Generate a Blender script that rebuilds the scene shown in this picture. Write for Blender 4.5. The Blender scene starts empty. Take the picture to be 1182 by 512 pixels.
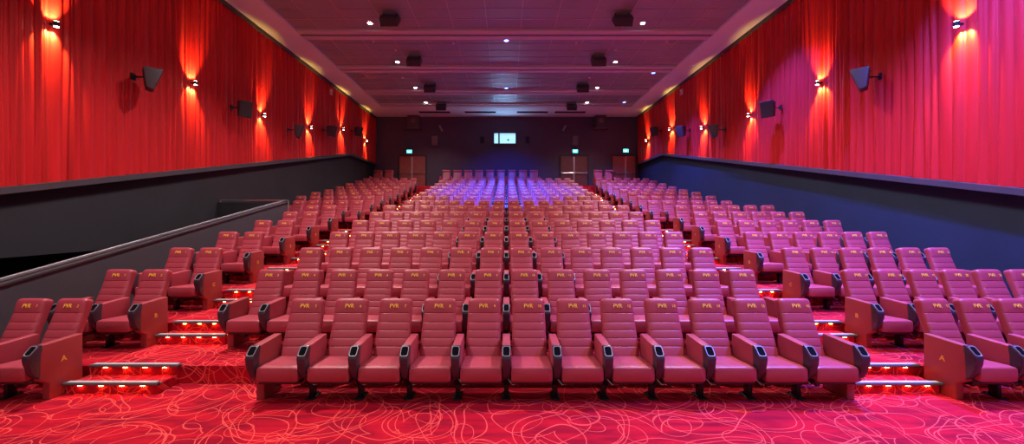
import bpy, bmesh, math, random
from mathutils import Vector, Matrix
random.seed(7)
sc = bpy.context.scene
COL = sc.collection
R = math.radians
EYE = 2.08
U = 0.56

# ------------------------------------------------------------ materials
def nodes(name):
    m = bpy.data.materials.new(name); m.use_nodes = True
    nt = m.node_tree
    return m, nt, nt.nodes['Principled BSDF']
def plain(name, col, rough=0.6, metal=0.0, spec=0.5, bump=0.0, scale=80.0, var=0.0, vscale=3.0):
    m, nt, b = nodes(name)
    b.inputs['Base Color'].default_value = (*col, 1)
    b.inputs['Roughness'].default_value = rough
    b.inputs['Metallic'].default_value = metal
    b.inputs['Specular IOR Level'].default_value = spec
    tc = nt.nodes.new('ShaderNodeTexCoord')
    if bump:
        n = nt.nodes.new('ShaderNodeTexNoise'); n.inputs['Scale'].default_value = scale
        n.inputs['Detail'].default_value = 4
        bp = nt.nodes.new('ShaderNodeBump'); bp.inputs['Strength'].default_value = bump
        bp.inputs['Distance'].default_value = 0.01
        nt.links.new(tc.outputs['Object'], n.inputs['Vector'])
        nt.links.new(n.outputs['Fac'], bp.inputs['Height'])
        nt.links.new(bp.outputs['Normal'], b.inputs['Normal'])
    if var:
        n = nt.nodes.new('ShaderNodeTexNoise'); n.inputs['Scale'].default_value = vscale
        n.inputs['Detail'].default_value = 6
        mx = nt.nodes.new('ShaderNodeMix'); mx.data_type = 'RGBA'
        mx.inputs['A'].default_value = (*[c*(1-var) for c in col], 1)
        mx.inputs['B'].default_value = (*[min(1, c*(1+var)) for c in col], 1)
        nt.links.new(tc.outputs['Object'], n.inputs['Vector'])
        nt.links.new(n.outputs['Fac'], mx.inputs['Factor'])
        nt.links.new(mx.outputs['Result'], b.inputs['Base Color'])
    return m
def emis(name, col, s):
    m, nt, b = nodes(name)
    b.inputs['Base Color'].default_value = (*col, 1)
    b.inputs['Emission Color'].default_value = (*col, 1)
    b.inputs['Emission Strength'].default_value = s
    return m

LEATHER = plain('maroon_leather', (0.38, 0.050, 0.075), 0.40, spec=0.45, bump=0.15, scale=160, var=0.10, vscale=9)
SHELL = plain('maroon_panel', (0.33, 0.045, 0.055), 0.5, spec=0.4, bump=0.08, scale=60)
POD = plain('dark_plastic', (0.045, 0.028, 0.045), 0.32, spec=0.5)
HOLE = plain('well_shade_lens_black', (0.004, 0.004, 0.006), 0.9, spec=0.05)
RIM = plain('grey_rim', (0.30, 0.31, 0.35), 0.35, metal=0.2)
PAN = plain('seat_pan_black', (0.03, 0.012, 0.018), 0.5)
IRON = plain('black_iron', (0.02, 0.02, 0.024), 0.35, metal=0.4)
STEEL = plain('brushed_steel', (0.45, 0.45, 0.48), 0.28, metal=0.9)
YELLOW = plain('yellow_thread', (0.95, 0.52, 0.06), 0.6)
BLACKWALL = plain('black_wall_fabric', (0.024, 0.022, 0.028), 0.75, spec=0.3, bump=0.3, scale=120, var=0.25, vscale=1.2)
LEDGE = plain('dark_ledge', (0.055, 0.045, 0.055), 0.5, var=0.2)
PLASTER = plain('plaster', (0.66, 0.78, 0.78), 0.85, bump=0.05, scale=30, var=0.04)
BEAMP = plain('beam_plaster', (0.52, 0.54, 0.56), 0.85)
SLOT = plain('dark_slot', (0.03, 0.015, 0.02), 0.8)
GRID = plain('t_bar_metal', (0.50, 0.48, 0.48), 0.3, metal=0.6)
TILE = plain('mineral_tile', (0.27, 0.33, 0.33), 0.5, spec=0.35, bump=0.25, scale=90, var=0.12, vscale=0.9)
SPK = plain('speaker_grey', (0.06, 0.056, 0.068), 0.55, bump=0.1, scale=200)
GRILLE = plain('speaker_grille', (0.035, 0.033, 0.04), 0.7, bump=0.6, scale=300)
DOORW = plain('red_wood_door', (0.32, 0.09, 0.08), 0.45, var=0.25, vscale=4)
FRAME = plain('dark_frame', (0.05, 0.02, 0.03), 0.5)
WHITEP = plain('white_plastic', (0.75, 0.75, 0.75), 0.4)
BACKW = plain('back_wall_paint', (0.085, 0.070, 0.110), 0.8, spec=0.25, bump=0.2, scale=90, var=0.15, vscale=1.0)

def curtain_mat():
    m, nt, b = nodes('red_pleated_curtain')
    tc = nt.nodes.new('ShaderNodeTexCoord')
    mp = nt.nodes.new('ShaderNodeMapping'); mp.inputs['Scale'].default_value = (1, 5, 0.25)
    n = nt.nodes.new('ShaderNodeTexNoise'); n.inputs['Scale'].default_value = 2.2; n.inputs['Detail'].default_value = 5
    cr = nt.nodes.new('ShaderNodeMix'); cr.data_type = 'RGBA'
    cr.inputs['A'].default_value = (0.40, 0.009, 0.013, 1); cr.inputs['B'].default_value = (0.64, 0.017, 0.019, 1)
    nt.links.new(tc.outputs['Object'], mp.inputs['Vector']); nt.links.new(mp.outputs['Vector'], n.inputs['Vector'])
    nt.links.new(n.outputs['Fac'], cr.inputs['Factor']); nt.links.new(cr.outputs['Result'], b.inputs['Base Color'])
    b.inputs['Roughness'].default_value = 0.40
    b.inputs['Specular IOR Level'].default_value = 0.3
    b.inputs['Sheen Weight'].default_value = 0.05
    b.inputs['Sheen Tint'].default_value = (1, 0.3, 0.3, 1)
    return m
CURTAIN = curtain_mat()

def carpet_mat():
    m, nt, b = nodes('swirl_carpet')
    L = nt.links.new
    tc = nt.nodes.new('ShaderNodeTexCoord')
    def math_(op, a, bval=None, c=None):
        n = nt.nodes.new('ShaderNodeMath'); n.operation = op
        for i, v in enumerate((a, bval, c)):
            if v is None: continue
            if isinstance(v, (int, float)): n.inputs[i].default_value = v
            else: L(v, n.inputs[i])
        return n.outputs[0]
    def contour(scale, offs, freq, w, dist=0.0):
        mp = nt.nodes.new('ShaderNodeMapping'); mp.inputs['Location'].default_value = offs
        L(tc.outputs['Object'], mp.inputs['Vector'])
        n = nt.nodes.new('ShaderNodeTexNoise'); n.inputs['Scale'].default_value = scale
        n.inputs['Detail'].default_value = 0.0; n.inputs['Distortion'].default_value = dist
        L(mp.outputs['Vector'], n.inputs['Vector'])
        f = math_('MULTIPLY', n.outputs['Fac'], freq)
        fr = math_('FRACT', f)
        d = math_('ABSOLUTE', math_('SUBTRACT', fr, 0.5))
        return math_('SUBTRACT', 1.0, math_('SMOOTH_MIN', math_('DIVIDE', d, w), 1.0, 0.1))
    sp = nt.nodes.new('ShaderNodeSeparateXYZ'); L(tc.outputs['Object'], sp.inputs[0])
    cb = nt.nodes.new('ShaderNodeCombineXYZ'); L(sp.outputs['X'], cb.inputs['X']); L(math_('ADD', sp.outputs['Y'], sp.outputs['Z']), cb.inputs['Y'])
    def rings(scale, offs, rad, w):
        mp = nt.nodes.new('ShaderNodeMapping'); mp.inputs['Location'].default_value = offs
        L(cb.outputs[0], mp.inputs['Vector'])
        nz = nt.nodes.new('ShaderNodeTexNoise'); nz.inputs['Scale'].default_value = 1.3; nz.inputs['Detail'].default_value = 0
        L(mp.outputs['Vector'], nz.inputs['Vector'])
        ad = nt.nodes.new('ShaderNodeVectorMath'); ad.operation = 'MULTIPLY_ADD'
        L(nz.outputs['Color'], ad.inputs[0]); ad.inputs[1].default_value = (0.5, 0.5, 0.5)
        L(mp.outputs['Vector'], ad.inputs[2])
        v = nt.nodes.new('ShaderNodeTexVoronoi'); v.voronoi_dimensions = '2D'; v.inputs['Scale'].default_value = scale
        L(ad.outputs[0], v.inputs['Vector'])
        d = math_('ABSOLUTE', math_('SUBTRACT', v.outputs['Distance'], rad))
        return math_('SUBTRACT', 1.0, math_('SMOOTH_MIN', math_('DIVIDE', d, w), 1.0, 0.1))
    ls = [rings(1.25, (9.2, 6.4, 0), 0.38, 0.0085), rings(0.7, (2.6, 9.1, 0), 0.40, 0.0050), rings(0.7, (2.6, 9.1, 0), 0.345, 0.0050), rings(0.9, (6.6, 3.3, 0), 0.44, 0.0062),
          rings(1.5, (0, 0, 0), 0.34, 0.0100), rings(1.05, (3.3, 1.7, 0), 0.40, 0.0070), rings(1.05, (3.3, 1.7, 0), 0.34, 0.0070),
          rings(0.8, (7.1, 4.2, 0), 0.42, 0.0055), rings(0.8, (7.1, 4.2, 0), 0.37, 0.0055), rings(2.0, (1.9, 8.8, 0), 0.30, 0.012)]
    acc = ls[0]
    for x in ls[1:]: acc = math_('MAXIMUM', acc, x)
    mp = nt.nodes.new('ShaderNodeMapping'); mp.inputs['Rotation'].default_value = (0, 0, 0.5); mp.inputs['Scale'].default_value = (1, 5, 3)
    L(tc.outputs['Object'], mp.inputs['Vector'])
    n = nt.nodes.new('ShaderNodeTexNoise'); n.inputs['Scale'].default_value = 1.6; n.inputs['Detail'].default_value = 7
    L(mp.outputs['Vector'], n.inputs['Vector'])
    ramp = nt.nodes.new('ShaderNodeValToRGB')
    ramp.color_ramp.elements[0].position = 0.40; ramp.color_ramp.elements[0].color = (0.28, 0.004, 0.020, 1)
    ramp.color_ramp.elements[1].position = 0.58; ramp.color_ramp.elements[1].color = (0.48, 0.006, 0.022, 1)
    L(n.outputs['Fac'], ramp.inputs['Fac'])
    mx = nt.nodes.new('ShaderNodeMix'); mx.data_type = 'RGBA'
    L(acc, mx.inputs['Factor']); L(ramp.outputs['Color'], mx.inputs['A']); mx.inputs['B'].default_value = (0.95, 0.10, 0.085, 1)
    L(mx.outputs['Result'], b.inputs['Base Color'])
    b.inputs['Roughness'].default_value = 0.95; b.inputs['Specular IOR Level'].default_value = 0.1
    n2 = nt.nodes.new('ShaderNodeTexNoise'); n2.inputs['Scale'].default_value = 220
    L(tc.outputs['Object'], n2.inputs['Vector'])
    bp = nt.nodes.new('ShaderNodeBump'); bp.inputs['Strength'].default_value = 0.35; bp.inputs['Distance'].default_value = 0.01
    L(n2.outputs['Fac'], bp.inputs['Height']); L(bp.outputs['Normal'], b.inputs['Normal'])
    return m
CARPET = carpet_mat()

# ------------------------------------------------------------ helpers
def tag(o, label=None, cat=None, group=None, kind=None):
    if label: o['label'] = label
    if cat: o['category'] = cat
    if group: o['group'] = group
    if kind: o['kind'] = kind
    return o
def link(name, data, parent=None, loc=(0, 0, 0)):
    o = bpy.data.objects.new(name, data); COL.objects.link(o)
    if parent: o.parent = parent
    o.location = loc
    return o
def empty(name, loc, rz=0.0):
    o = bpy.data.objects.new(name, None); COL.objects.link(o)
    o.location = loc; o.rotation_euler = (0, 0, rz); o.empty_display_size = 0.1
    return o
def mesh_of(name, bm, mats, smooth=False, angle=35):
    bmesh.ops.recalc_face_normals(bm, faces=bm.faces)
    me = bpy.data.meshes.new(name); bm.to_mesh(me); bm.free()
    for m in (mats if isinstance(mats, (list, tuple)) else [mats]): me.materials.append(m)
    if smooth:
        for p in me.polygons: p.use_smooth = True
        try: me.set_sharp_from_angle(angle=R(angle))
        except Exception: pass
    return me
def box(bm, x0, x1, y0, y1, z0, z1, mi=0, bev=0.0, seg=2):
    vs = [bm.verts.new(p) for p in ((x0,y0,z0),(x1,y0,z0),(x1,y1,z0),(x0,y1,z0),(x0,y0,z1),(x1,y0,z1),(x1,y1,z1),(x0,y1,z1))]
    fs = [bm.faces.new([vs[i] for i in f]) for f in ((3,2,1,0),(4,5,6,7),(0,1,5,4),(1,2,6,5),(2,3,7,6),(3,0,4,7))]
    for f in fs: f.material_index = mi
    if bev:
        es = list({e for f in fs for e in f.edges})
        r = bmesh.ops.bevel(bm, geom=es, offset=bev, segments=seg, affect='EDGES', profile=0.5)
        for f in r['faces']: f.material_index = mi
    return fs
def prism(bm, pts, x0, x1, mi=0, bev=0.0, seg=2):
    """pts: (y,z) outline extruded along x"""
    a = [bm.verts.new((x0, p[0], p[1])) for p in pts]; b = [bm.verts.new((x1, p[0], p[1])) for p in pts]
    fs = [bm.faces.new(a), bm.faces.new(b[::-1])]
    n = len(pts)
    for i in range(n): fs.append(bm.faces.new((a[i], b[i], b[(i+1) % n], a[(i+1) % n])))
    for f in fs: f.material_index = mi
    bmesh.ops.recalc_face_normals(bm, faces=fs)
    if bev:
        es = list({e for f in fs for e in f.edges})
        r = bmesh.ops.bevel(bm, geom=es, offset=bev, segments=seg, affect='EDGES', profile=0.5)
        for f in r['faces']: f.material_index = mi
def cyl(bm, p0, p1, r, n=12, mi=0, r1=None):
    p0 = Vector(p0); p1 = Vector(p1); d = (p1 - p0).normalized()
    up = Vector((0, 0, 1)) if abs(d.z) < 0.9 else Vector((1, 0, 0))
    u = d.cross(up).normalized(); v = d.cross(u)
    if r1 is None: r1 = r
    a = [bm.verts.new(p0 + (u*math.cos(t)+v*math.sin(t))*r) for t in [2*math.pi*i/n for i in range(n)]]
    b = [bm.verts.new(p1 + (u*math.cos(t)+v*math.sin(t))*r1) for t in [2*math.pi*i/n for i in range(n)]]
    fs = [bm.faces.new(a[::-1]), bm.faces.new(b)]
    for i in range(n): fs.append(bm.faces.new((a[i], a[(i+1) % n], b[(i+1) % n], b[i])))
    for f in fs: f.material_index = mi
def loft(bm, rings, mi=0):
    rs = [[bm.verts.new(p) for p in r] for r in rings]
    n = len(rs[0])
    for a, b in zip(rs, rs[1:]):
        for i in range(n): bm.faces.new((a[i], a[(i+1) % n], b[(i+1) % n], b[i])).material_index = mi
    bm.faces.new(rs[0][::-1]).material_index = mi; bm.faces.new(rs[-1]).material_index = mi
def sring(w, d, p=4.0, n=24):
    """super-ellipse outline, half sizes w, d"""
    out = []
    for i in range(n):
        t = 2*math.pi*(i+0.5)/n; c, s = math.cos(t), math.sin(t)
        out.append((w*math.copysign(abs(c)**(2/p), c), d*math.copysign(abs(s)**(2/p), s)))
    return out
def struct(name, bm, mats, smooth=False):
    o = link(name, mesh_of(name, bm, mats, smooth)); o['kind'] = 'structure'; return o
def text_mesh(s, size, name):
    cu = bpy.data.curves.new('t', 'FONT'); cu.body = s; cu.size = size; cu.extrude = 0.0015
    cu.offset = size*0.014
    cu.align_x = 'CENTER'; cu.align_y = 'CENTER'
    o = bpy.data.objects.new('t', cu); COL.objects.link(o)
    dg = bpy.context.evaluated_depsgraph_get(); dg.update()
    me = bpy.data.meshes.new_from_object(o.evaluated_get(dg)); me.name = name
    me.materials.clear(); me.materials.append(YELLOW)
    bpy.data.objects.remove(o); bpy.data.curves.remove(cu)
    return me

# ------------------------------------------------------------ rows
NAMES = 'ABCDEFGHIJKLMNO'
HEAD = dict(zip(NAMES, [-1.03,-.81,-.57,-.32,-.08,.145,.365,.61,.86,1.09,1.30,1.53,1.79,2.05,2.30]))
ZH = {}
for i, k in enumerate(NAMES): ZH[k] = 4.88 if k == 'A' else (4.755 + 1.2024*(i + (1 if i >= 7 else 0)))
HH = 1.05
FL = {k: max(0.0, HEAD[k] + EYE - HH) for k in NAMES}
ORD = ['first','second','third','fourth','fifth','sixth','seventh','eighth','ninth','tenth','eleventh','twelfth','thirteenth','fourteenth','fifteenth','sixteenth']
W = 8.8; YB = 25.4; YF = -3.0; HC = 8.72
RIS = {k: ZH[k] - 0.12 for k in NAMES}      # riser standing behind the row
VIPF = 3.99

# ------------------------------------------------------------ setting
def build_floor():
    prof = [(YF, 0.0)]
    lv = 0.0
    for i, k in enumerate(NAMES[:-1]):
        nx = FL[NAMES[i+1]]
        prof += [(RIS[k], lv), (RIS[k], nx)]; lv = nx
    prof += [(RIS['O'], lv), (RIS['O'], 3.66), (23.4, 3.66), (23.4, VIPF), (YB, VIPF)]
    ycut = 11.67
    def run(bm, x0, x1, ya, yb):
        pts = []
        for i, p in enumerate(prof):
            if ya <= p[0] <= yb: pts.append(p)
        def hat(y, side):
            h = 0
            for p, q in zip(prof, prof[1:]):
                if p[0] <= y <= q[0]: h = p[1] if q[0] > p[0] else h
            return h
        if not pts or pts[0][0] > ya: pts.insert(0, (ya, hat(ya, 0)))
        if pts[-1][0] < yb: pts.append((yb, hat(yb, 1)))
        for p, q in zip(pts, pts[1:]):
            vs = [bm.verts.new(v) for v in ((x0, p[0], p[1]), (x1, p[0], p[1]), (x1, q[0], q[1]), (x0, q[0], q[1]))]
            bm.faces.new(vs)
    bm = bmesh.new()
    run(bm, -6.72, W+0.1, YF, YB)
    run(bm, -W-0.1, -6.72, ycut, YB)
    me = mesh_of('floor', bm, CARPET)
    o = link('floor', me); o['kind'] = 'structure'
build_floor()
# lower stair well floor on the left
bm = bmesh.new(); box(bm, -11.2, -6.86, YF, 11.6, -1.3, -1.2)
struct('floor_stairwell', bm, PAN)

# side walls: black fabric below, backing behind the curtain
def curtain_bottom(y):
    return EYE + (0.52 + 0.2062*(y-6.62) if y < 21.2 else 3.53 + (y-21.2)*0.0)
def side_wall(sgn, name, mat):
    bm = bmesh.new()
    x = sgn*(W+0.0); x2 = sgn*(W+0.25)
    xa, xb = min(x, x2), max(x, x2)
    if sgn < 0:
        box(bm, xa, xb, YF, 9.3, 1.36, HC+0.2)
        box(bm, xa, xb, 9.3, YB+0.2, -1.3, HC+0.2)
    else:
        box(bm, xa, xb, YF, YB+0.2, -0.3, HC+0.2)
    struct(name, bm, mat)
BLUELIT = plain('blue_lit_wall_fabric', (0.014, 0.026, 0.050), 0.75, spec=0.25, bump=0.3, scale=120, var=0.25, vscale=1.2)  # black wall fabric with the blue lamps' light put into its colour
side_wall(-1, 'wall_left', BLACKWALL); side_wall(1, 'wall_right', BLUELIT)
# dark passage behind the opening in the left wall
bm = bmesh.new()
box(bm, -11.3, -11.2, YF, 9.4, -1.3, 1.5); box(bm, -11.2, -W-0.25, 9.3, 9.4, -1.3, 1.36); box(bm, -11.2, -W-0.25, YF, 9.3, 1.36, 1.46)
struct('wall_passage', bm, PAN)
# back wall
bm = bmesh.new(); box(bm, -W-0.3, W+0.3, YB, YB+0.25, 0, HC+0.3); struct('wall_back', bm, BACKW)

# ledges under the curtains
n = 0
for sgn in (-1, 1):
    n += 1
    bm = bmesh.new()
    ys = [YF, 21.2, YB-0.01]
    xi, xo = sgn*(W-0.17), sgn*W
    prev = None
    for y in ys:
        z = curtain_bottom(y)
        r = [bm.verts.new(p) for p in ((xi, y, z-0.12), (xo, y, z-0.12), (xo, y, z), (xi, y, z))]
        if prev:
            for i in range(4): bm.faces.new((prev[i], prev[(i+1) % 4], r[(i+1) % 4], r[i]))
        else: bm.faces.new(r)
        prev = r
    bm.faces.new(prev)
    struct('trim_%d' % n, bm, LEDGE)

# curtains
def curtain(sgn):
    rnd = random.Random(11 if sgn < 0 else 23)
    xs = []; y = YF
    # pleat centres with irregular widths
    pts = []
    while y < YB - 0.02:
        w = rnd.choice([0.09, 0.12, 0.15, 0.20, 0.26]); d = rnd.uniform(0.05, 0.12)
        k = max(4, int(w/0.022))
        for i in range(k):
            t = i/k
            pts.append((y + w*t, d*(abs(math.sin(math.pi*t))**0.7), rnd.uniform(-1, 1) if i == 0 else None))
        y += w
    pts.append((YB-0.01, 0.0, None))
    bm = bmesh.new()
    HR = 9
    cols = []
    wob = 0
    for (y, d, q) in pts:
        if q is not None: wob = q
        zb = curtain_bottom(min(y, YB)) + 0.005; zt = HC - 0.10
        col = []
        for j in range(HR):
            t = j/(HR-1)
            yy = y + 0.02*wob*math.sin(3.1*t + wob*5)
            dd = 0.02 + d*(0.75 + 0.25*math.sin(2.2*t*3 + wob*9))
            col.append(bm.verts.new((sgn*(W - 0.01 - dd), min(max(yy, YF), YB-0.005), zb + (zt-zb)*t)))
        cols.append(col)
    for a, b in zip(cols, cols[1:]):
        for j in range(HR-1): bm.faces.new((a[j], b[j], b[j+1], a[j+1]))
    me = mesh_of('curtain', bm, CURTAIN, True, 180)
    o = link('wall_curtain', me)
    tag(o, 'long red pleated curtain covering the upper %s wall above the %s panel' % (('left', 'black') if sgn < 0 else ('right', 'blue-lit')), 'curtain')
curtain(-1); curtain(1)

# ceiling: tiles, t-bars, plaster border, cross beams
FX = 7.55; HT = HC + 0.08
bm = bmesh.new(); box(bm, -W-0.2, W+0.2, YF, YB+0.2, HT, HT+0.2); struct('ceiling', bm, TILE)
bm = bmesh.new()
for s in (-1, 1): box(bm, min(s*FX, s*(W-0.01)), max(s*FX, s*(W-0.01)), YF, YB-0.01, HC, HT-0.001)
box(bm, -FX, FX, 23.1, YB-0.01, HC, HT-0.001)
struct('trim_3', bm, PLASTER)
bm = bmesh.new()
for s in (-1, 1): box(bm, min(s*(W-0.16), s*(W-0.02)), max(s*(W-0.16), s*(W-0.02)), YF, YB-0.02, HC-0.12, HC-0.001)
struct('trim_4', bm, LEDGE)
BEAMS = [0.35, 3.7, 7.0, 10.35, 13.98, 17.25, 20.45, 22.75]
n = 4
for yb_ in BEAMS:
    n += 1
    bm = bmesh.new()
    wd = 0.33 if yb_ < 22 else 0.22
    box(bm, -FX, FX, yb_-wd, yb_-0.08, HC, HT-0.002, 0)
    box(bm, -FX, FX, yb_+0.08, yb_+wd, HC, HT-0.002, 0)
    box(bm, -FX, FX, yb_-0.08, yb_+0.08, HC+0.055, HT-0.002, 1)
    struct('trim_%d' % n, bm, [BEAMP, SLOT])
bm = bmesh.new()
x = 0.52 - 1.2*6
while x < FX:
    if x > -FX: box(bm, x-0.012, x+0.012, YF, 23.1, HT-0.012, HT-0.001)
    x += 1.2
y = 12.34 - 0.62*24
while y < 23.0:
    if all(abs(y-b) > 0.34 for b in BEAMS): box(bm, -FX, FX, y-0.012, y+0.012, HT-0.011, HT-0.002)
    y += 0.62
struct('trim_13', bm, GRID)

# stair parapet on the left with sloping top
def par_h(y): return 1.21 + (y-5.08)*0.205
bm = bmesh.new()
prism(bm, [(YF, -1.25), (11.67, -1.25), (11.67, par_h(11.67)-0.05), (YF, par_h(YF)-0.05)], -6.86, -6.72)
struct('wall_parapet', bm, plain('charcoal_fabric', (0.052, 0.054, 0.066), 0.7, bump=0.3, scale=90, var=0.15))
bm = bmesh.new()
box(bm, -W+0.01, -6.87, 11.60, 11.665, -1.25, EYE+0.44)
struct('wall_stair_head', bm, BLACKWALL)
rail = empty('handrail', (-6.79, 5.08, par_h(5.08)))
tag(rail, 'slim grey metal handrail capping the sloping black parapet beside left seats', 'handrail')
M0 = Matrix.Translation(-Vector(rail.location))
def rail_part(name, bm, m):
    me = mesh_of(name, bm, m, True); me.transform(M0); return link(name, me, rail)
bm = bmesh.new()
prism(bm, [(YF, par_h(YF)-0.05), (11.67, par_h(11.67)-0.05), (11.67, par_h(11.67)-0.02), (YF, par_h(YF)-0.02)], -6.875, -6.705)
rail_part('base_strip', bm, plain('dark_grey_metal', (0.10, 0.10, 0.11), 0.4, metal=0.5))
bm = bmesh.new(); cyl(bm, (-6.79, YF, par_h(YF)+0.02), (-6.79, 11.67, par_h(11.67)+0.02), 0.024, 10)
rail_part('top_tube', bm, STEEL)
bm = bmesh.new(); cyl(bm, (-W+0.05, 11.66, EYE+0.50), (-6.70, 11.66, EYE+0.50), 0.018, 8)
cyl(bm, (-W+0.06, 11.66, EYE+0.50), (-W+0.06, 11.66, EYE+0.0), 0.018, 8)
rail_part('cross_tube', bm, STEEL)
bm = bmesh.new(); cyl(bm, (-6.70, 11.72, EYE+0.51), (-6.70, 11.72, FL['H']+0.0), 0.02, 8)
rail_part('post', bm, STEEL)

# ------------------------------------------------------------ cinema seat meshes
TILT = R(21)
def back_frame():
    """local: s from bottom along the back, d outwards to the front"""
    o = Vector((0, 0.0, 0.37)); up = Vector((0, math.sin(TILT), math.cos(TILT))); fr = Vector((0, -math.cos(TILT), math.sin(TILT)))
    return o, up, fr
LB = 0.705
def backrest_mesh():
    o, up, fr = back_frame()
    seams = [LB-0.185, LB-0.295, LB-0.39, LB-0.485, LB-0.58]
    ss = set()
    bounds = [0.0] + sorted(seams) + [LB]
    for a, b in zip(bounds, bounds[1:]):
        for t in (0.0, 0.02, 0.06, 0.16, 0.35, 0.6, 0.84, 0.94, 0.98): ss.add(round(a + (b-a)*t, 4))
    for t in (0.012, 0.026, 0.045): ss.add(round(LB - t, 4))
    ss.add(LB)
    bm = bmesh.new(); rings = []
    n = 28
    for s in sorted(ss):
        w = 0.216 - 0.016*(s/LB)
        r = 0.042
        e = LB - s
        cap = 1.0
        if e < r:
            w -= r - math.sqrt(max(0, r*r - (r-e)**2)); cap = 0.55 + 0.45*math.sqrt(max(0, 1-((r-e)/r)**2))
        dep = (0.062 - 0.012*(s/LB))*cap
        bul = 0.0
        for a, b in zip(bounds, bounds[1:]):
            if a <= s <= b and b > a:
                t = (s-a)/(b-a); bul = 0.011*(math.sin(math.pi*t)**0.2 if 0 < t < 1 else 0)
        if s in (0.0, LB): bul = 0.005
        head = 0.018*max(0, min(1, (s-0.5)/0.15))
        ring = []
        for (x, d) in sring(w, dep, 5, n):
            f = d + (head if d > 0 else 0) + (bul*(max(0, 1-(abs(x)/w)**8)) if d > 0 else 0) - 0.0
            # side bolsters a little proud at the lower back
            p = o + up*s + fr*f; p.x = x; ring.append(p)
        rings.append(ring)
    loft(bm, rings)
    return mesh_of('backrest', bm, LEATHER, True, 60)
def cushion_mesh():
    bm = bmesh.new(); rings = []
    for y, zt, zb, k in ((-0.455, 0.412, 0.272, 0.985), (-0.450, 0.422, 0.266, 0.995), (-0.435, 0.430, 0.264, 1), (-0.38, 0.432, 0.264, 1), (-0.2, 0.418, 0.275, 1), (0.0, 0.405, 0.29, 1), (0.05, 0.40, 0.30, 1)):
        rings.append([(x*k, y, (zt+zb)/2 + z) for (x, z) in sring(0.229, (zt-zb)/2, 11, 28)])
    loft(bm, rings)
    return mesh_of('seat_cushion', bm, LEATHER, True, 60)
def pan_mesh():
    bm = bmesh.new()
    box(bm, -0.225, 0.225, -0.42, 0.0, 0.225, 0.275, 0, 0.01)
    box(bm, -0.235, 0.235, -0.20, -0.15, 0.19, 0.235, 0)
    box(bm, -0.12, -0.07, -0.3, -0.05, 0.15, 0.24, 0, 0.008); box(bm, 0.05, 0.12, -0.22, -0.02, 0.16, 0.24, 0, 0.008)
    cyl(bm, (-0.19, -0.27, 0.20), (-0.02, -0.10, 0.14), 0.012, 8)
    return mesh_of('seat_pan', bm, PAN, True)
def arm_mesh():
    bm = bmesh.new()
    prism(bm, [(-0.375, 0.30), (0.03, 0.30), (0.03, 0.655), (-0.385, 0.640)], -0.0465, 0.0465, 0, 0.012, 3)
    return mesh_of('armrest', bm, LEATHER, True, 50)
def panel_mesh():
    bm = bmesh.new()
    prism(bm, [(-0.385, 0.25), (-0.30, 0.19), (-0.30, 0.0), (0.04, 0.0), (0.04, 0.655), (-0.385, 0.640)], -0.0465, 0.0465, 0, 0.010, 3)
    return mesh_of('side_panel', bm, SHELL, True, 50)
def pod_mesh():
    bm = bmesh.new()
    prof = [(-0.372, 0.650), (-0.395, 0.648), (-0.478, 0.560), (-0.490, 0.535), (-0.485, 0.47), (-0.462, 0.38), (-0.425, 0.305), (-0.38, 0.265), (-0.36, 0.262), (-0.36, 0.64)]
    def half(p):
        # wall flares at the front
        return 0.050
    prism(bm, prof, -0.0490, 0.0490, 0, 0.010, 2)
    for v in bm.verts:
        t = max(0, min(1, (0.55 - v.co.z)/0.29)); v.co.x *= 1 - 0.30*t
    # rim on the sloping face; a flat black face paints the well's shade
    a = Vector((0, -0.402, 0.6440)); b = Vector((0, -0.4795, 0.5600)); nrm = Vector((0, -0.735, 0.678)).normalized()
    d = (b-a)
    def ringp(t0, t1, hw, off, n=16):
        c = a + d*((t0+t1)/2); hl = d.length*(t1-t0)/2; u = d.normalized()
        return [c + u*(py) + Vector((px, 0, 0)) + nrm*off for (px, py) in sring(hw, hl, 4.5, n)]
    rs = [ringp(-0.02, 1.02, 0.043, 0.0), ringp(-0.02, 1.02, 0.043, 0.006), ringp(0.035, 0.965, 0.038, 0.006), ringp(0.06, 0.94, 0.036, 0.001)]
    vr = [[bm.verts.new(p) for p in r] for r in rs]
    n = 16
    for q, (r0, r1) in enumerate(zip(vr, vr[1:])):
        for i in range(n): bm.faces.new((r0[i], r0[(i+1) % n], r1[(i+1) % n], r1[i])).material_index = 1
    bm.faces.new(vr[-1]).material_index = 2
    return mesh_of('cup_holder', bm, [POD, RIM, HOLE], True, 40)
def leg_mesh():
    bm = bmesh.new()
    box(bm, -0.026, 0.026, -0.26, -0.17, 0.01, 0.31, 0, 0.006)
    prism(bm, [(-0.37, 0.305), (0.0, 0.305), (-0.12, 0.17), (-0.26, 0.15)], -0.03, 0.03, 0)
    cyl(bm, (0.0, -0.24, 0.26), (0.11, -0.20, 0.15), 0.014, 8); cyl(bm, (0.0, -0.16, 0.15), (0.12, -0.25, 0.25), 0.014, 8)
    return mesh_of('leg', bm, IRON, True)
def foot_mesh():
    bm = bmesh.new()
    box(bm, -0.05, 0.05, -0.31, -0.12, 0.0, 0.014, 0, 0.004)
    for x in (-0.028, 0.028):
        for y in (-0.29, -0.14): cyl(bm, (x, y, 0.012), (x, y, 0.024), 0.009, 8)
    return mesh_of('foot_plate', bm, IRON, True)
def lever_mesh():
    bm = bmesh.new(); cyl(bm, (0.0, -0.31, 0.27), (0.07, -0.34, 0.19), 0.008, 8); cyl(bm, (0.07, -0.34, 0.19), (0.11, -0.33, 0.20), 0.010, 8)
    return mesh_of('tilt_lever', bm, STEEL, True)
ME = dict(back=backrest_mesh(), cush=cushion_mesh(), pan=pan_mesh(), arm=arm_mesh(), panel=panel_mesh(), pod=pod_mesh(), leg=leg_mesh(), foot=foot_mesh(), lever=lever_mesh())
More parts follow.
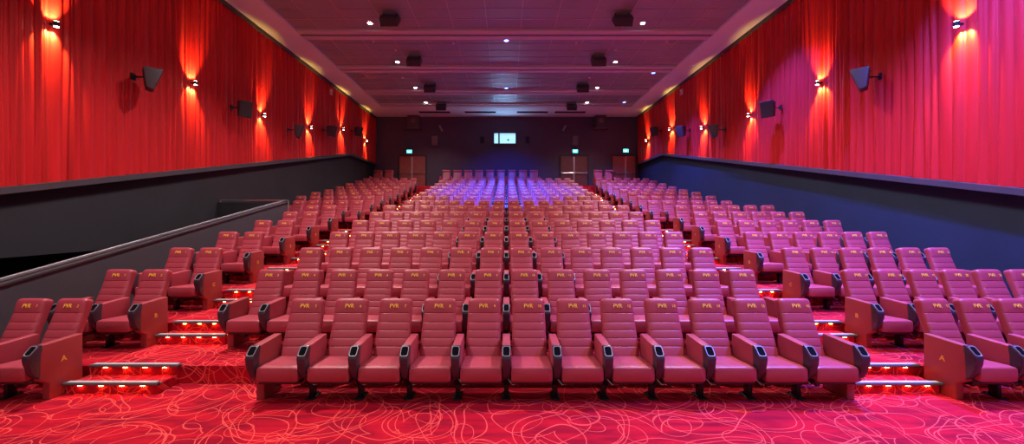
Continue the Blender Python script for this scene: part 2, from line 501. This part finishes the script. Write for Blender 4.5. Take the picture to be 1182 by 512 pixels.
BRAND = text_mesh('PVR', 0.066, 'lettering')
NUM = {i: text_mesh(str(i), 0.046, 'seat_number') for i in range(1, 27)}
LET = {k: text_mesh(k, 0.085, 'row_letter') for k in NAMES}
o_, up_, fr_ = back_frame()
def text_loc(x, s, parent, me, name):
    t = link(name, me, parent)
    p = o_ + up_*s + fr_*(0.0505 + 0.018 + 0.0112 + 0.0008)
    t.location = (x, p.y, p.z)
    t.rotation_euler = (math.pi/2 - TILT, 0, 0)
    return t
def proto(end_left, end_right, left_letter=None, right_letter=None, num=1):
    """one seat; carries its left-hand arm, and the right-hand one when it closes a block"""
    root = empty('cinema_seat', (0, 0, 0))
    link('backrest', ME['back'], root); link('seat_cushion', ME['cush'], root); link('seat_pan', ME['pan'], root)
    text_loc(-0.005, LB-0.100, root, BRAND, 'lettering'); text_loc(0.135, LB-0.102, root, NUM[num], 'seat_number')
    sides = [(-0.28, end_left, left_letter, -1)]
    if end_right is not None: sides.append((0.28, end_right, right_letter, 1))
    for x, end, let, s in sides:
        if end:
            a = link('side_panel', ME['panel'], root, (x, 0, 0))
            if let:
                t = link('row_letter', LET[let], a)
                t.location = (s*0.048, -0.16, 0.42); t.rotation_euler = (math.pi/2, 0, s*math.pi/2)
        else:
            a = link('armrest', ME['arm'], root, (x, 0, 0))
            l = link('leg', ME['leg'], root, (x, 0, 0)); link('foot_plate', ME['foot'], l); link('tilt_lever', ME['lever'], root, (x, 0, 0))
        link('cup_holder', ME['pod'], a)
    return root
def copy_tree(o, parent=None):
    c = o.copy(); COL.objects.link(c)
    if parent: c.parent = parent
    for ch in list(o.children): copy_tree(ch, c)
    return c
_protos = {}
def seat(kind, loc, sx, num, label, group, lets=(None, None)):
    key = (kind, lets)
    if key not in _protos:
        el, er = {'mid': (False, None), 'left': (True, None), 'right': (False, True)}[kind]
        r = proto(el, er, lets[0], lets[1], num); _protos[key] = r
    else:
        r = copy_tree(_protos[key])
    r.location = loc; r.scale = (sx, 1, 1)
    for ch in r.children:
        if ch.name.startswith('seat_number'): ch.data = NUM[num]
    tag(r, label, 'seat', group)
    return r

LEFT = {'A': (-9.81, .92, 2), 'B': (-9.70, 1.0, 2), 'H': (-9.96, 1.0, 5)}
RIGHT = {'A': (9.66, .90, 3), 'B': (9.65, .92, 6), 'C': (9.56, .965, 6), 'D': (9.62, .968, 6), 'E': (9.70, .968, 6), 'F': (9.74, .972, 6), 'G': (9.76, .97, 6), 'H': (9.82, .994, 6)}
def rows_layout(k):
    """(block, list of (u, scale, number))"""
    inner, r, n = LEFT.get(k, (-9.84, 1.0, 2) if k in 'CDEFG' else (-9.92, 1.005, 6))
    left = [(inner - r*i, r) for i in range(n)][::-1]
    c0 = 2 if k == 'A' else 0
    centre = [(-6.5 + i, 1.0) for i in range(c0, 14)]
    inner, r, n = RIGHT.get(k, (9.88, 1.0, 6))
    right = [(inner + r*i, r) for i in range(n)]
    return [('left block', left, 1), ('centre block', centre, 1 + len(left) + c0), ('right block', right, 15 + len(left))]
far = []
for i, k in enumerate(NAMES):
    for block, lst, n0 in rows_layout(k):
        m = len(lst)
        for j, (u, r) in enumerate(lst):
            kind = 'left' if j == 0 else ('right' if j == m-1 else 'mid')
            loc = (u*U, ZH[k]-0.245, FL[k])
            if k in 'NO': far.append((loc, r, kind)); continue
            lets = (None, None)
            if k in 'ABCDEFGH':
                if block == 'left block' and kind == 'right': lets = (None, k)
                if block == 'right block' and kind == 'left': lets = (k, None)
            lab = 'maroon leather seat, %s from left in %s, %s row from front' % (ORD[j], block, ORD[i])
            if k == 'A' and block == 'right block' and kind == 'right': kind = 'mid'
            seat(kind, loc, r, n0+j, lab, 'maroon cinema seats in the tiered rows', lets)
# the two rearmost standard rows, past three hundred seats
def far_rows():
    bm = bmesh.new()
    def add(me, loc, r, dx=0, mi=0):
        k0 = len(bm.verts); f0 = len(bm.faces)
        bm.from_mesh(me); bm.verts.ensure_lookup_table(); bm.faces.ensure_lookup_table()
        for v in bm.verts[k0:]: v.co = Vector(((v.co.x+dx)*r + loc[0], v.co.y + loc[1], v.co.z + loc[2]))
        for f in bm.faces[f0:]: f.material_index = mi; 
    for loc, r, kind in far:
        add(ME['back'], loc, r); add(ME['cush'], loc, r)
        add(ME['panel'] if kind == 'left' else ME['arm'], loc, r, -0.28)
        add(ME['pod'], loc, r, -0.28, 1); add(ME['pan'], loc, r, 0, 1)
        if kind != 'left': add(ME['leg'], loc, r, -0.28, 1)
        if kind == 'right': add(ME['panel'], loc, r, 0.28); add(ME['pod'], loc, r, 0.28, 1)
    me = bpy.data.meshes.new('rear_seat_rows'); bm.to_mesh(me); bm.free()
    me.materials.append(LEATHER); me.materials.append(POD)
    for p in me.polygons: p.use_smooth = True
    me.set_sharp_from_angle(angle=R(50))
    o = link('rear_seat_rows', me)
    tag(o, 'two far rows of small maroon seats just in front of the recliners', 'seats', None, 'stuff')
far_rows()

# ------------------------------------------------------------ recliners of the last row
def recliner_proto():
    root = empty('recliner_seat', (0, 0, 0))
    def part(name, bm, m, ang=50, par=root): return link(name, mesh_of(name, bm, m, True, ang), par)
    bm = bmesh.new(); rings = []
    for s in (0, .01, .03, .1, .2, .3, .4, .5, .6, .66, .68, .69):
        e = .69 - s; w = 0.265 - (0.04 - math.sqrt(max(0, .0016-(.04-e)**2)) if e < .04 else 0)
        rings.append([(x, 0.02 + s*0.27 - d, 0.40 + s*0.90) for (x, d) in sring(w, 0.075, 5, 20)])
    loft(bm, rings); part('backrest', bm, LEATHER)
    bm = bmesh.new(); rings = []
    for x in (-.262, -.25, -.2, 0, .2, .25, .262):
        k = 0.75 if abs(x) > .255 else 1
        rings.append([(x, 0.145 + d*k, 1.035 + z*k) for (d, z) in sring(0.055, 0.075, 3, 16)])
    loft(bm, rings); part('head_pillow', bm, LEATHER)
    bm = bmesh.new(); box(bm, -.25, .25, -.50, .02, .26, .45, 0, .04, 3); part('seat_cushion', bm, LEATHER)
    bm = bmesh.new(); box(bm, -.245, .245, -.56, -.505, .10, .42, 0, .02, 3); part('footrest', bm, LEATHER)
    for s in (-1, 1):
        bm = bmesh.new(); box(bm, s*.30-.045, s*.30+.045, -.50, .06, .0, .63, 0, .02, 3); a = part('armrest', bm, LEATHER)
        bm = bmesh.new(); cyl(bm, (s*.30, -.42, .625), (s*.30, -.42, .645), .04, 16); part('cup_holder', bm, POD, 50, a)
    bm = bmesh.new(); box(bm, -.24, .24, -.45, .10, 0, .25, 0, .01); part('base', bm, PAN)
    return root
rp = None
VH = 24.6 - 0.16
spots = [('left', 2, (-8.27, 0.72)), ('centre', 9, (-3.86, 0.703)), ('right', 2, (5.91, 0.70))]
for where, nn, (x0, st) in spots:
    for j in range(nn):
        if rp is None: rp = recliner_proto(); r = rp
        else: r = copy_tree(rp)
        r.location = (x0 + st*j, VH, VIPF)
        tag(r, 'wide red recliner with head pillow, %s from left in %s group, rearmost row' % (ORD[j], where), 'recliner', 'recliners against the back wall')
# little swivel trays at two of the recliners
for x, side in ((-8.27, 'left'), (6.61, 'right')):
    t = empty('swivel_tray', (x, 23.72, VIPF))
    bm = bmesh.new(); cyl(bm, (0, 0, 0.0), (0, 0, .80), .022, 10); cyl(bm, (0, 0, 0), (0, 0, .015), .10, 16)
    link('stand', mesh_of('stand', bm, IRON, True), t)
    bm = bmesh.new(); box(bm, -.17, .17, -.12, .12, .80, .83, 0, .008)
    link('tray', mesh_of('tray', bm, IRON, True), t)
    tag(t, 'small black swivel tray on a post before the far %s recliners' % side, 'tray table', 'swivel trays at the recliners')

# ------------------------------------------------------------ aisle steps with lamps
STEPLED = emis('orange_step_led', (1.0, 0.24, 0.04), 110)
NOSE = plain('dark_nosing', (0.16, 0.19, 0.21), 0.3, metal=0.6)
NOSEL = plain('nosing_edge', (0.62, 0.68, 0.72), 0.3, metal=0.3)
def nosing(x0, x1, y, z, par, lampz):
    bm = bmesh.new()
    cyl(bm, (x0, y-0.01, z+0.012), (x1, y-0.01, z+0.012), 0.020, 12, 0)
    box(bm, x0, x1, y-0.02, y+0.05, z, z+0.014, 0)
    box(bm, x0+0.03, x1-0.03, y-0.016, y+0.03, z+0.026, z+0.034, 1)
    nz = link('nosing', mesh_of('nosing', bm, [NOSE, NOSEL], True), par)
    for q in range(4):
        x = x0 + (x1-x0)*(q+0.75)/4.5
        bm = bmesh.new(); box(bm, x-0.022, x+0.022, y-0.016, y-0.004, z-0.0135, z-0.009)
        link('step_lamp', mesh_of('step_lamp', bm, STEPLED), nz)
def aisle_step(k, nx, side, idx):
    rise = FL[nx] - FL[k]
    y = RIS[k]
    def lim(row):
        L_ = dict((b, l) for b, l, _ in rows_layout(row))
        u, r = L_['left block'][-1]; a = u*U + 0.33*r
        u, r = L_['right block'][0]; b = u*U - 0.33*r
        return a, b
    a0, b0 = lim(k); a1, b1 = lim(nx)
    c_ = 6.5*U + 0.33 + 0.11
    xi = {-1: (a0+0.004, -c_), 1: (c_, b0-0.004)}[side]
    t = empty('aisle_step', ((xi[0]+xi[1])/2, y-0.15, FL[k]))
    hw = (xi[1]-xi[0])/2
    d = 0.28
    bm = bmesh.new(); box(bm, -hw, hw-0.02, 0.15-d, 0.149, 0.0, rise*0.5)
    link('tread_box', mesh_of('tread_box', bm, CARPET), t)
    nosing(-hw, hw, 0.15-d, rise*0.5, t, 0)
    nosing(-hw+0.02, hw+0.02, 0.15-0.012, rise, t, 0)
    tag(t, 'carpeted step with glowing nosing, %s aisle, between %s and %s rows' % ('left' if side < 0 else 'right', ORD[idx], ORD[idx+1]), 'step', 'lamp-lit steps in the aisles')
for i in range(len(NAMES)-1):
    for s in (-1, 1): aisle_step(NAMES[i], NAMES[i+1], s, i)

# ------------------------------------------------------------ speakers and sconces on the side walls
def wall_speaker(x, y, z, sgn, label, ang=60):
    t = empty('wall_speaker', (x, y, z), 0)
    yaw = -sgn*R(ang)      # front turns from facing -y towards the centre line
    # cabinet in its own frame: front at -y
    bm = bmesh.new()
    prism(bm, [(0.09, -0.22), (-0.03, -0.26), (-0.20, 0.24), (0.14, 0.24)], -0.18, 0.18, 0, 0.012, 2)
    me = mesh_of('cabinet', bm, SPK, True); me.transform(Matrix.Rotation(yaw, 4, 'Z')); link('cabinet', me, t)
    bm = bmesh.new()
    prism(bm, [(-0.040, -0.245), (-0.050, -0.248), (-0.212, 0.223), (-0.202, 0.226)], -0.165, 0.165, 0, 0.003, 1)
    me = mesh_of('grille', bm, GRILLE, True); me.transform(Matrix.Rotation(yaw, 4, 'Z')); link('grille', me, t)
    wx = sgn*(W-0.10) - x
    bm = bmesh.new(); cyl(bm, (sgn*0.10, 0, 0.06), (wx, -0.02, 0.06), 0.018, 8)
    box(bm, min(wx, wx-sgn*0.02), max(wx, wx-sgn*0.02), -0.07, 0.03, -0.02, 0.14)
    link('bracket', mesh_of('bracket', bm, IRON, True), t)
    tag(t, label, 'speaker', 'surround speakers on the side walls')
LSP = [(8.9, 3.2), (12.1, 3.40), (15.2, 3.40), (18.1, 4.05), (21.4, 4.77)]
for s, nm in ((-1, 'left'), (1, 'right')):
    pts = LSP if s < 0 else [(5.75, 3.45)] + LSP
    for i, (y, h) in enumerate(pts):
        j = i if s < 0 else i-1
        lab = ('dark angled speaker at the near right curtain edge' if j < 0 else 'dark angled wall speaker on %s red curtain, %s from the front' % (nm, ORD[i]))
        wall_speaker(s*8.30, y, EYE+h, s, lab, 138 if y < 10 else (50 if y < 13 else (110 if 14 < y < 16 else 60)))
LAMPG = emis('sconce_glass', (1.0, 0.80, 0.55), 40)
def light(name, kind, loc, energy, col, parent=None, **kw):
    d = bpy.data.lights.new(name, kind); d.energy = energy; d.color = col
    for a, v in kw.items(): setattr(d, a, v)
    o = link(name, d, parent, loc); return o
LSC = [(7.25, 3.66), (10.5, 3.68), (13.5, 3.60), (16.75, 3.92), (20.05, 4.62), (23.38, 4.66)]
for s, nm in ((-1, 'left'), (1, 'right')):
    for i, (y, h) in enumerate(LSC):
        x = s*(W-0.24)
        t = empty('wall_sconce', (x, y, EYE+h))
        bm = bmesh.new()
        cyl(bm, (0, 0, -0.045), (0, 0, 0.045), 0.045, 16)
        box(bm, min(0, s*0.12), max(0, s*0.12), -0.02, 0.02, -0.02, 0.02)
        link('housing', mesh_of('housing', bm, IRON, True), t)
        for up in (-1, 1):
            bm = bmesh.new(); cyl(bm, (0, 0, up*0.046), (0, 0, up*0.052), 0.036, 16)
            link('lens', mesh_of('lens', bm, LAMPG), t)
            l = light('sconce_light', 'SPOT', (0, 0, up*0.06), 300, (1.0, 0.55, 0.11), t, spot_size=R(84), spot_blend=0.6, shadow_soft_size=0.02)
            l.rotation_euler = (math.pi if up > 0 else 0, s*R(33)*(1 if up > 0 else -1), 0)
        tag(t, 'small up-and-down lamp on %s red curtain, %s from the front' % (nm, ORD[i]), 'wall lamp', 'orange sconces on the side walls')

# sensors near the curtain tops
for s, nm in ((-1, 'left'), (1, 'right')):
    t = empty('wall_sensor', (s*(W-0.16), 18.8, EYE+6.15))
    bm = bmesh.new(); box(bm, -0.05, 0.05, -0.06, 0.06, -0.13, 0.13, 0, 0.015); link('housing', mesh_of('housing', bm, WHITEP, True), t)
    bm = bmesh.new(); cyl(bm, (-s*0.051, 0, -0.05), (-s*0.06, 0, -0.05), 0.03, 12); link('lens', mesh_of('lens', bm, HOLE), t)
    tag(t, 'small white sensor box high on the %s red curtain' % nm, 'sensor')

# ------------------------------------------------------------ ceiling fittings
def ceiling_speaker(x, y, label):
    t = empty('ceiling_speaker', (x, y, HT))
    bm = bmesh.new(); prism(bm, [(0.20, -0.16), (-0.16, -0.52), (-0.30, -0.32), (-0.12, -0.10), (0.18, -0.08)], -0.29, 0.29, 0, 0.012)
    link('cabinet', mesh_of('cabinet', bm, SPK, True), t)
    bm = bmesh.new(); prism(bm, [(-0.175, -0.515), (-0.187, -0.523), (-0.315, -0.335), (-0.305, -0.327)], -0.27, 0.27, 0, 0.003, 1)
    link('grille', mesh_of('grille', bm, GRILLE, True), t)
    bm = bmesh.new(); box(bm, -0.24, -0.21, -0.03, 0.03, -0.14, -0.012); box(bm, 0.21, 0.24, -0.03, 0.03, -0.14, -0.012)
    link('bracket', mesh_of('bracket', bm, IRON), t)
    tag(t, label, 'speaker', 'speakers hung from the ceiling')
for s, nm in ((-1, 'left'), (1, 'right')):
    for i, y in enumerate((12.6, 15.9, 19.2, 22.45)):
        ceiling_speaker(s*3.83, y, 'dark speaker hung from ceiling, %s from the front in the %s line' % (ORD[i], nm))
WHITE_E = emis('downlight_white', (1.0, 0.96, 0.92), 90)
BLUE_E = emis('downlight_blue', (0.10, 0.22, 1.0), 12)
TRIM = plain('downlight_trim', (0.55, 0.5, 0.5), 0.4)
def downlight(x, y, blue, energy, label, group, size=116, z=None, tilt=(0, 0), rad=0.07):
    zz = HT - 0.001 if z is None else z
    t = empty('blue_downlight' if blue else 'white_downlight', (x, y, zz))
    bm = bmesh.new(); n = 20
    def ring(r, z): return [bm.verts.new((r*math.cos(2*math.pi*i/n), r*math.sin(2*math.pi*i/n), z)) for i in range(n)]
    rs = [ring(rad*1.6, 0), ring(rad*1.6, -0.02), ring(rad*1.05, -0.03), ring(rad*1.0, -0.012)]
    for a, b in zip(rs, rs[1:]):
        for i in range(n): bm.faces.new((a[i], a[(i+1) % n], b[(i+1) % n], b[i]))
    link('trim_ring', mesh_of('trim_ring', bm, TRIM, True), t)
    bm = bmesh.new(); cyl(bm, (0, 0, -0.012), (0, 0, -0.03), rad*0.95, 20)
    link('lens', mesh_of('lens', bm, BLUE_E if blue else WHITE_E), t)
    l = light('lamp', 'SPOT', (0, 0, -0.06), energy, ((0.04, 0.10, 1.0) if size < 90 else (0.10, 0.13, 1.0)) if blue else (1.0, 0.86, 0.84), t, spot_size=R(size), spot_blend=0.4 if size < 70 else 0.75, shadow_soft_size=0.10)
    l.rotation_euler = (R(tilt[0]), R(tilt[1]), 0)
    tag(t, label, 'ceiling light', group)
for s, nm in ((-1, 'left'), (1, 'right')):
    for i, y in enumerate((-1.0, 2.0, 5.6, 9.6, 13.2, 16.5, 19.8, 22.35)):
        if i < 4: lab = 'round white downlight of the %s ceiling line, %s from screen end' % (nm, ORD[i])
        else: lab = 'bright white downlight in the %s ceiling line, %s visible from the front' % (nm, ORD[i-4])
        e = [350, 800, 1900, 1600, 1150, 850, 620, 430][i]
        downlight(s*4.72, y, False, e, lab, 'white downlights in the ceiling')
for i, (x, y, lab, e, sz, tl) in enumerate((
        (0.0, 14.5, 'large blue spotlight at the middle of the ceiling, nearer one', 15000, 66, (32, 0)),
        (0.0, 19.85, 'blue spotlight at the middle of the ceiling, farther one', 2600, 84, (30, 0)),
        (7.1, 5.9, 'blue downlight at the right ceiling edge, above the front rows', 12000, 96, (0, 0)),
        (7.1, 0.8, 'blue downlight at the right ceiling edge, nearest the screen', 4500, 96, (10, 0)),
        (7.15, 11.55, 'blue downlight at the right ceiling edge, cut by the frame top', 5500, 92, (0, 0)),
        (6.85, 17.75, 'blue downlight at the right ceiling edge, above middle rows', 4500, 92, (0, 0)),
        (6.9, 22.3, 'blue downlight at the right ceiling edge, nearest the back wall', 1600, 92, (0, 0)))):
    downlight(x, y, True, e, lab, 'blue downlights in the ceiling', size=sz, tilt=tl, rad=0.085)
# detectors and sprinklers
for i, (x, y, w) in enumerate(((-5.1, 14.6, 'left of the nearer white lamp'), (-4.45, 15.35, 'above the left ceiling speaker'), (-2.05, 14.75, 'left of the nearer blue lamp'), (2.7, 14.75, 'right of the nearer blue lamp'), (4.4, 15.35, 'above the right ceiling speaker'), (6.15, 14.6, 'near the right plaster border'), (-5.0, 18.4, 'beside the second beam at left'), (4.0, 18.4, 'beside the second beam at right'))):
    t = empty('smoke_detector', (x, y, HT-0.001))
    bm = bmesh.new(); cyl(bm, (0, 0, 0), (0, 0, -0.03), 0.055, 16, 0, 0.045)
    link('base', mesh_of('base', bm, WHITEP, True), t)
    bm = bmesh.new(); cyl(bm, (0, 0, -0.03), (0, 0, -0.055), 0.03, 12, 0, 0.02)
    link('sensor_head', mesh_of('sensor_head', bm, WHITEP, True), t)
    tag(t, 'tiny white round ceiling detector %s' % w, 'detector', 'detectors on the ceiling')
# air grilles in the plaster border at the back
for i, x in enumerate((-4.55, -1.65, 1.65, 4.05)):
    t = empty('air_grille', (x, 24.2, HC))
    bm = bmesh.new(); box(bm, -0.98, 0.98, -0.17, 0.17, -0.018, -0.001)
    link('frame', mesh_of('frame', bm, SLOT), t)
    for q in range(4):
        bm = bmesh.new(); box(bm, -0.95, 0.95, -0.13+q*0.08, -0.11+q*0.08, -0.028, -0.018)
        link('slat', mesh_of('slat', bm, FRAME), t)
    tag(t, 'long dark air grille in the plaster border, %s from the left' % ORD[i], 'grille', 'air grilles in the rear plaster border')

# ------------------------------------------------------------ back wall fittings
def px(xp, yp, y=YB): return ((xp-584.5)/440*y, EYE + (250-yp)/440*y)
def door(n, xl, xr, strip, label_mat):
    x0 = px(xl, 0)[0]; x1 = px(xr, 0)[0]; xm = px(strip, 0)[0]
    zt = EYE + 4.02; zb = VIPF
    bm = bmesh.new()
    for a, b in ((x0, xm-0.012), (xm+0.012, x1)): box(bm, a, b, YB-0.06, YB-0.01, zb, zt, 0, 0.006)
    d = struct('door_%d' % n, bm, label_mat)
    bm = bmesh.new()
    box(bm, x0-0.10, x0-0.002, YB-0.09, YB-0.001, zb, zt+0.10); box(bm, x1+0.002, x1+0.10, YB-0.09, YB-0.001, zb, zt+0.10)
    box(bm, x0-0.002, x1+0.002, YB-0.09, YB-0.001, zt+0.002, zt+0.10)
    link('door_frame', mesh_of('door_frame', bm, FRAME), d)
    for a, b in ((x0+0.03, xm-0.05), (xm+0.05, x1-0.03)):
        bm = bmesh.new(); z = zb + 1.0
        cyl(bm, (a, YB-0.14, z), (b, YB-0.14, z), 0.024, 8)
        box(bm, a-0.01, a+0.03, YB-0.15, YB-0.06, z-0.03, z+0.09); box(bm, b-0.03, b+0.01, YB-0.15, YB-0.06, z-0.03, z+0.09)
        link('push_bar', mesh_of('push_bar', bm, STEEL, True), d)
    bm = bmesh.new(); box(bm, xm-0.045, xm+0.045, YB-0.105, YB-0.06, zb+0.05, zt-0.03, 0, 0.008)
    link('vertical_bolt', mesh_of('vertical_bolt', bm, plain('satin_rod_%d' % n, (0.55, 0.45, 0.5), 0.35, metal=0.5), True), d)
door(1, 461.5, 491.0, 475.8, DOORW)
door(2, 647.5, 677.8, 662.3, plain('dark_red_door', (0.17, 0.06, 0.07), 0.45, var=0.3))
door(3, 707.0, 733.0, 721.7, DOORW)
EXITG = emis('exit_glow', (0.04, 0.85, 0.75), 4.0)
EXITW = emis('exit_pictogram', (0.9, 1.0, 1.0), 6.0)
for xp, yp, w in ((472.8, 175.0, 'far left'), (663.8, 174.6, 'middle right'), (722.0, 174.0, 'far right')):
    x, z = px(xp, yp)
    t = empty('exit_sign', (x, YB-0.05, z))
    bm = bmesh.new(); box(bm, -0.18, 0.18, -0.03, 0.045, -0.115, 0.115, 0, 0.012); link('housing', mesh_of('housing', bm, WHITEP, True), t)
    bm = bmesh.new(); box(bm, -0.165, 0.165, -0.036, -0.031, -0.10, 0.10); link('face', mesh_of('face', bm, EXITG), t)
    bm = bmesh.new()  # arrow
    box(bm, -0.10, 0.02, -0.040, -0.037, -0.015, 0.015)
    vs = [bm.verts.new(p) for p in ((0.02, -0.040, -0.05), (0.09, -0.040, 0), (0.02, -0.040, 0.05))]; bm.faces.new(vs)
    link('arrow', mesh_of('arrow', bm, EXITW), t)
    tag(t, 'glowing green exit sign above the %s door' % w, 'exit sign', 'exit signs over the doors')
# projection window
xa, za = px(570.5, 165.6); xb, zb = px(595, 154)
t = empty('projection_window', ((xa+xb)/2, YB, za))
t['label'] = 'bright bluish projection window high in the middle of the back wall'; t['category'] = 'window'
cx = (xa+xb)/2
bm = bmesh.new(); h = zb-za; w = (xb-xa)/2
box(bm, -w-.04, w+.04, -0.10, -0.001, -0.05, 0.0); box(bm, -w-.04, w+.04, -0.10, -0.001, h, h+0.05)
box(bm, -w-.04, -w, -0.10, -0.001, 0, h); box(bm, w, w+.04, -0.10, -0.001, 0, h)
xm = px(576, 0)[0]-cx
box(bm, xm-0.05, xm+0.05, -0.08, -0.001, 0, h)
link('frame', mesh_of('frame', bm, plain('blue_grey_frame', (0.10, 0.14, 0.25), 0.5)), t)
PW = emis('projection_glow', (0.38, 0.78, 1.0), 1.2)
for a, b in ((-w, xm-0.05), (xm+0.05, w)):
    bm = bmesh.new(); box(bm, a, b, -0.03, -0.012, 0, h-0.09); box(bm, a, b, -0.03, -0.012, h-0.07, h)
    link('pane', mesh_of('pane', bm, PW), t)
bm = bmesh.new(); cyl(bm, (0.22, -0.045, 0.24), (0.22, -0.03, 0.24), 0.06, 14); link('projector_lens', mesh_of('projector_lens', bm, POD), t)
l = light('window_light', 'AREA', (0, -0.2, h/2), 60, (0.3, 0.55, 1.0), t, shape='RECTANGLE', size=1.3, size_y=0.5)
l.rotation_euler = (R(90), 0, math.pi); l.rotation_euler = (R(-90), 0, 0)
# big framed loudspeakers under the ceiling
for xp0, xp1, side in ((472.5, 485.0, 'left'), (686.0, 697.5, 'right')):
    x0, _ = px(xp0, 0); x1, _ = px(xp1, 0); _, zt = px(0, 134.5); _, zb_ = px(0, 149.5)
    t = empty('rear_loudspeaker', ((x0+x1)/2, YB, zb_)); hw = (x1-x0)/2; hh = zt-zb_
    bm = bmesh.new(); box(bm, -hw, hw, -0.5, -0.12, 0.02, hh, 0, 0.015); link('cabinet', mesh_of('cabinet', bm, SPK, True), t)
    bm = bmesh.new(); cyl(bm, (0, -0.505, hh*0.55), (0, -0.52, hh*0.55), 0.16, 20); cyl(bm, (0, -0.52, hh*0.55), (0, -0.53, hh*0.55), 0.05, 14)
    link('horn', mesh_of('horn', bm, plain('horn_%s' % side, (0.16, 0.12, 0.13), 0.4), True), t)
    bm = bmesh.new(); box(bm, -hw-0.18, hw+0.18, -0.56, -0.001, -0.04, 0.0); box(bm, -hw-0.05, -hw-0.01, -0.3, -0.001, 0, hh); box(bm, hw+0.01, hw+0.05, -0.3, -0.001, 0, hh)
    link('shelf_bracket', mesh_of('shelf_bracket', bm, plain('bracket_grey_%s' % side, (0.16, 0.13, 0.15), 0.45, metal=0.3)), t)
    tag(t, 'large loudspeaker on a shelf near the ceiling, %s of the projection window' % side, 'speaker')
for xp0, xp1, side in ((499, 506, 'left'), (660, 666.5, 'right')):
    x0, _ = px(xp0, 0); x1, _ = px(xp1, 0); _, zt = px(0, 158); _, zb_ = px(0, 168)
    t = empty('rear_surround_speaker', ((x0+x1)/2, YB, (zt+zb_)/2)); hw = (x1-x0)/2; hh = (zt-zb_)/2
    bm = bmesh.new(); prism(bm, [(-0.10, hh), (-0.34, hh), (-0.20, -hh), (-0.10, -hh)], -hw, hw, 0, 0.01); link('cabinet', mesh_of('cabinet', bm, plain('pale_speaker_%s' % side, (0.17, 0.14, 0.17), 0.6), True), t)
    bm = bmesh.new(); cyl(bm, (0, -0.11, 0), (0, 0.0, 0), 0.03, 8); link('bracket', mesh_of('bracket', bm, IRON), t)
    tag(t, 'grey box speaker on the back wall, %s of the projection window' % side, 'speaker')
for xp, yp, side, s in ((510, 148.5, 'left', 1), (650.5, 148.5, 'right', -1)):
    x, z = px(xp, yp)
    t = empty('rear_spotlight', (x, YB, z))
    bm = bmesh.new(); cyl(bm, (-s*0.10, -0.34, 0.14), (s*0.08, -0.22, -0.20), 0.075, 14); link('can', mesh_of('can', bm, plain('spot_can_%s' % side, (0.3, 0.26, 0.3), 0.4), True), t)
    bm = bmesh.new(); cyl(bm, (0, -0.28, 0), (0, -0.001, 0.05), 0.02, 8); link('arm', mesh_of('arm', bm, IRON), t)
    tag(t, 'slim tilted spotlight can on the back wall, %s of the projection window' % side, 'spotlight')
for xp, side in ((556.7, 'left'), (609, 'right')):
    x, z = px(xp, 161.5)
    t = empty('port_cover', (x, YB, z))
    bm = bmesh.new(); box(bm, -0.17, 0.17, -0.03, 0.0, -0.25, 0.25, 0, 0.006); link('panel', mesh_of('panel', bm, FRAME), t)
    bm = bmesh.new(); box(bm, -0.12, 0.12, -0.036, -0.030, -0.19, 0.19); link('pane', mesh_of('pane', bm, plain('dark_glass_%s' % side, (0.02, 0.02, 0.05), 0.1)), t)
    tag(t, 'dim closed projection port just %s of the bright window' % side, 'hatch')

# ------------------------------------------------------------ world, camera, view
w = bpy.data.worlds.new('World'); sc.world = w; w.use_nodes = True
bg = w.node_tree.nodes['Background']
bg.inputs['Color'].default_value = (1.0, 0.88, 0.92, 1); bg.inputs['Strength'].default_value = 0.30
cd = bpy.data.cameras.new('Camera'); cam = bpy.data.objects.new('Camera', cd); COL.objects.link(cam)
cam.location = (0, 0, EYE); cam.rotation_euler = (R(90), 0, 0)
cd.sensor_fit = 'HORIZONTAL'; cd.sensor_width = 36; cd.lens = 36*440/1182
cd.shift_x = 6.5/1182; cd.shift_y = -6.0/1182
cd.clip_start = 0.05; cd.clip_end = 200
sc.camera = cam
vs = sc.view_settings
vs.view_transform = 'Standard'; vs.look = 'None'; vs.exposure = 0.0; vs.gamma = 1.0; vs.use_curve_mapping = False
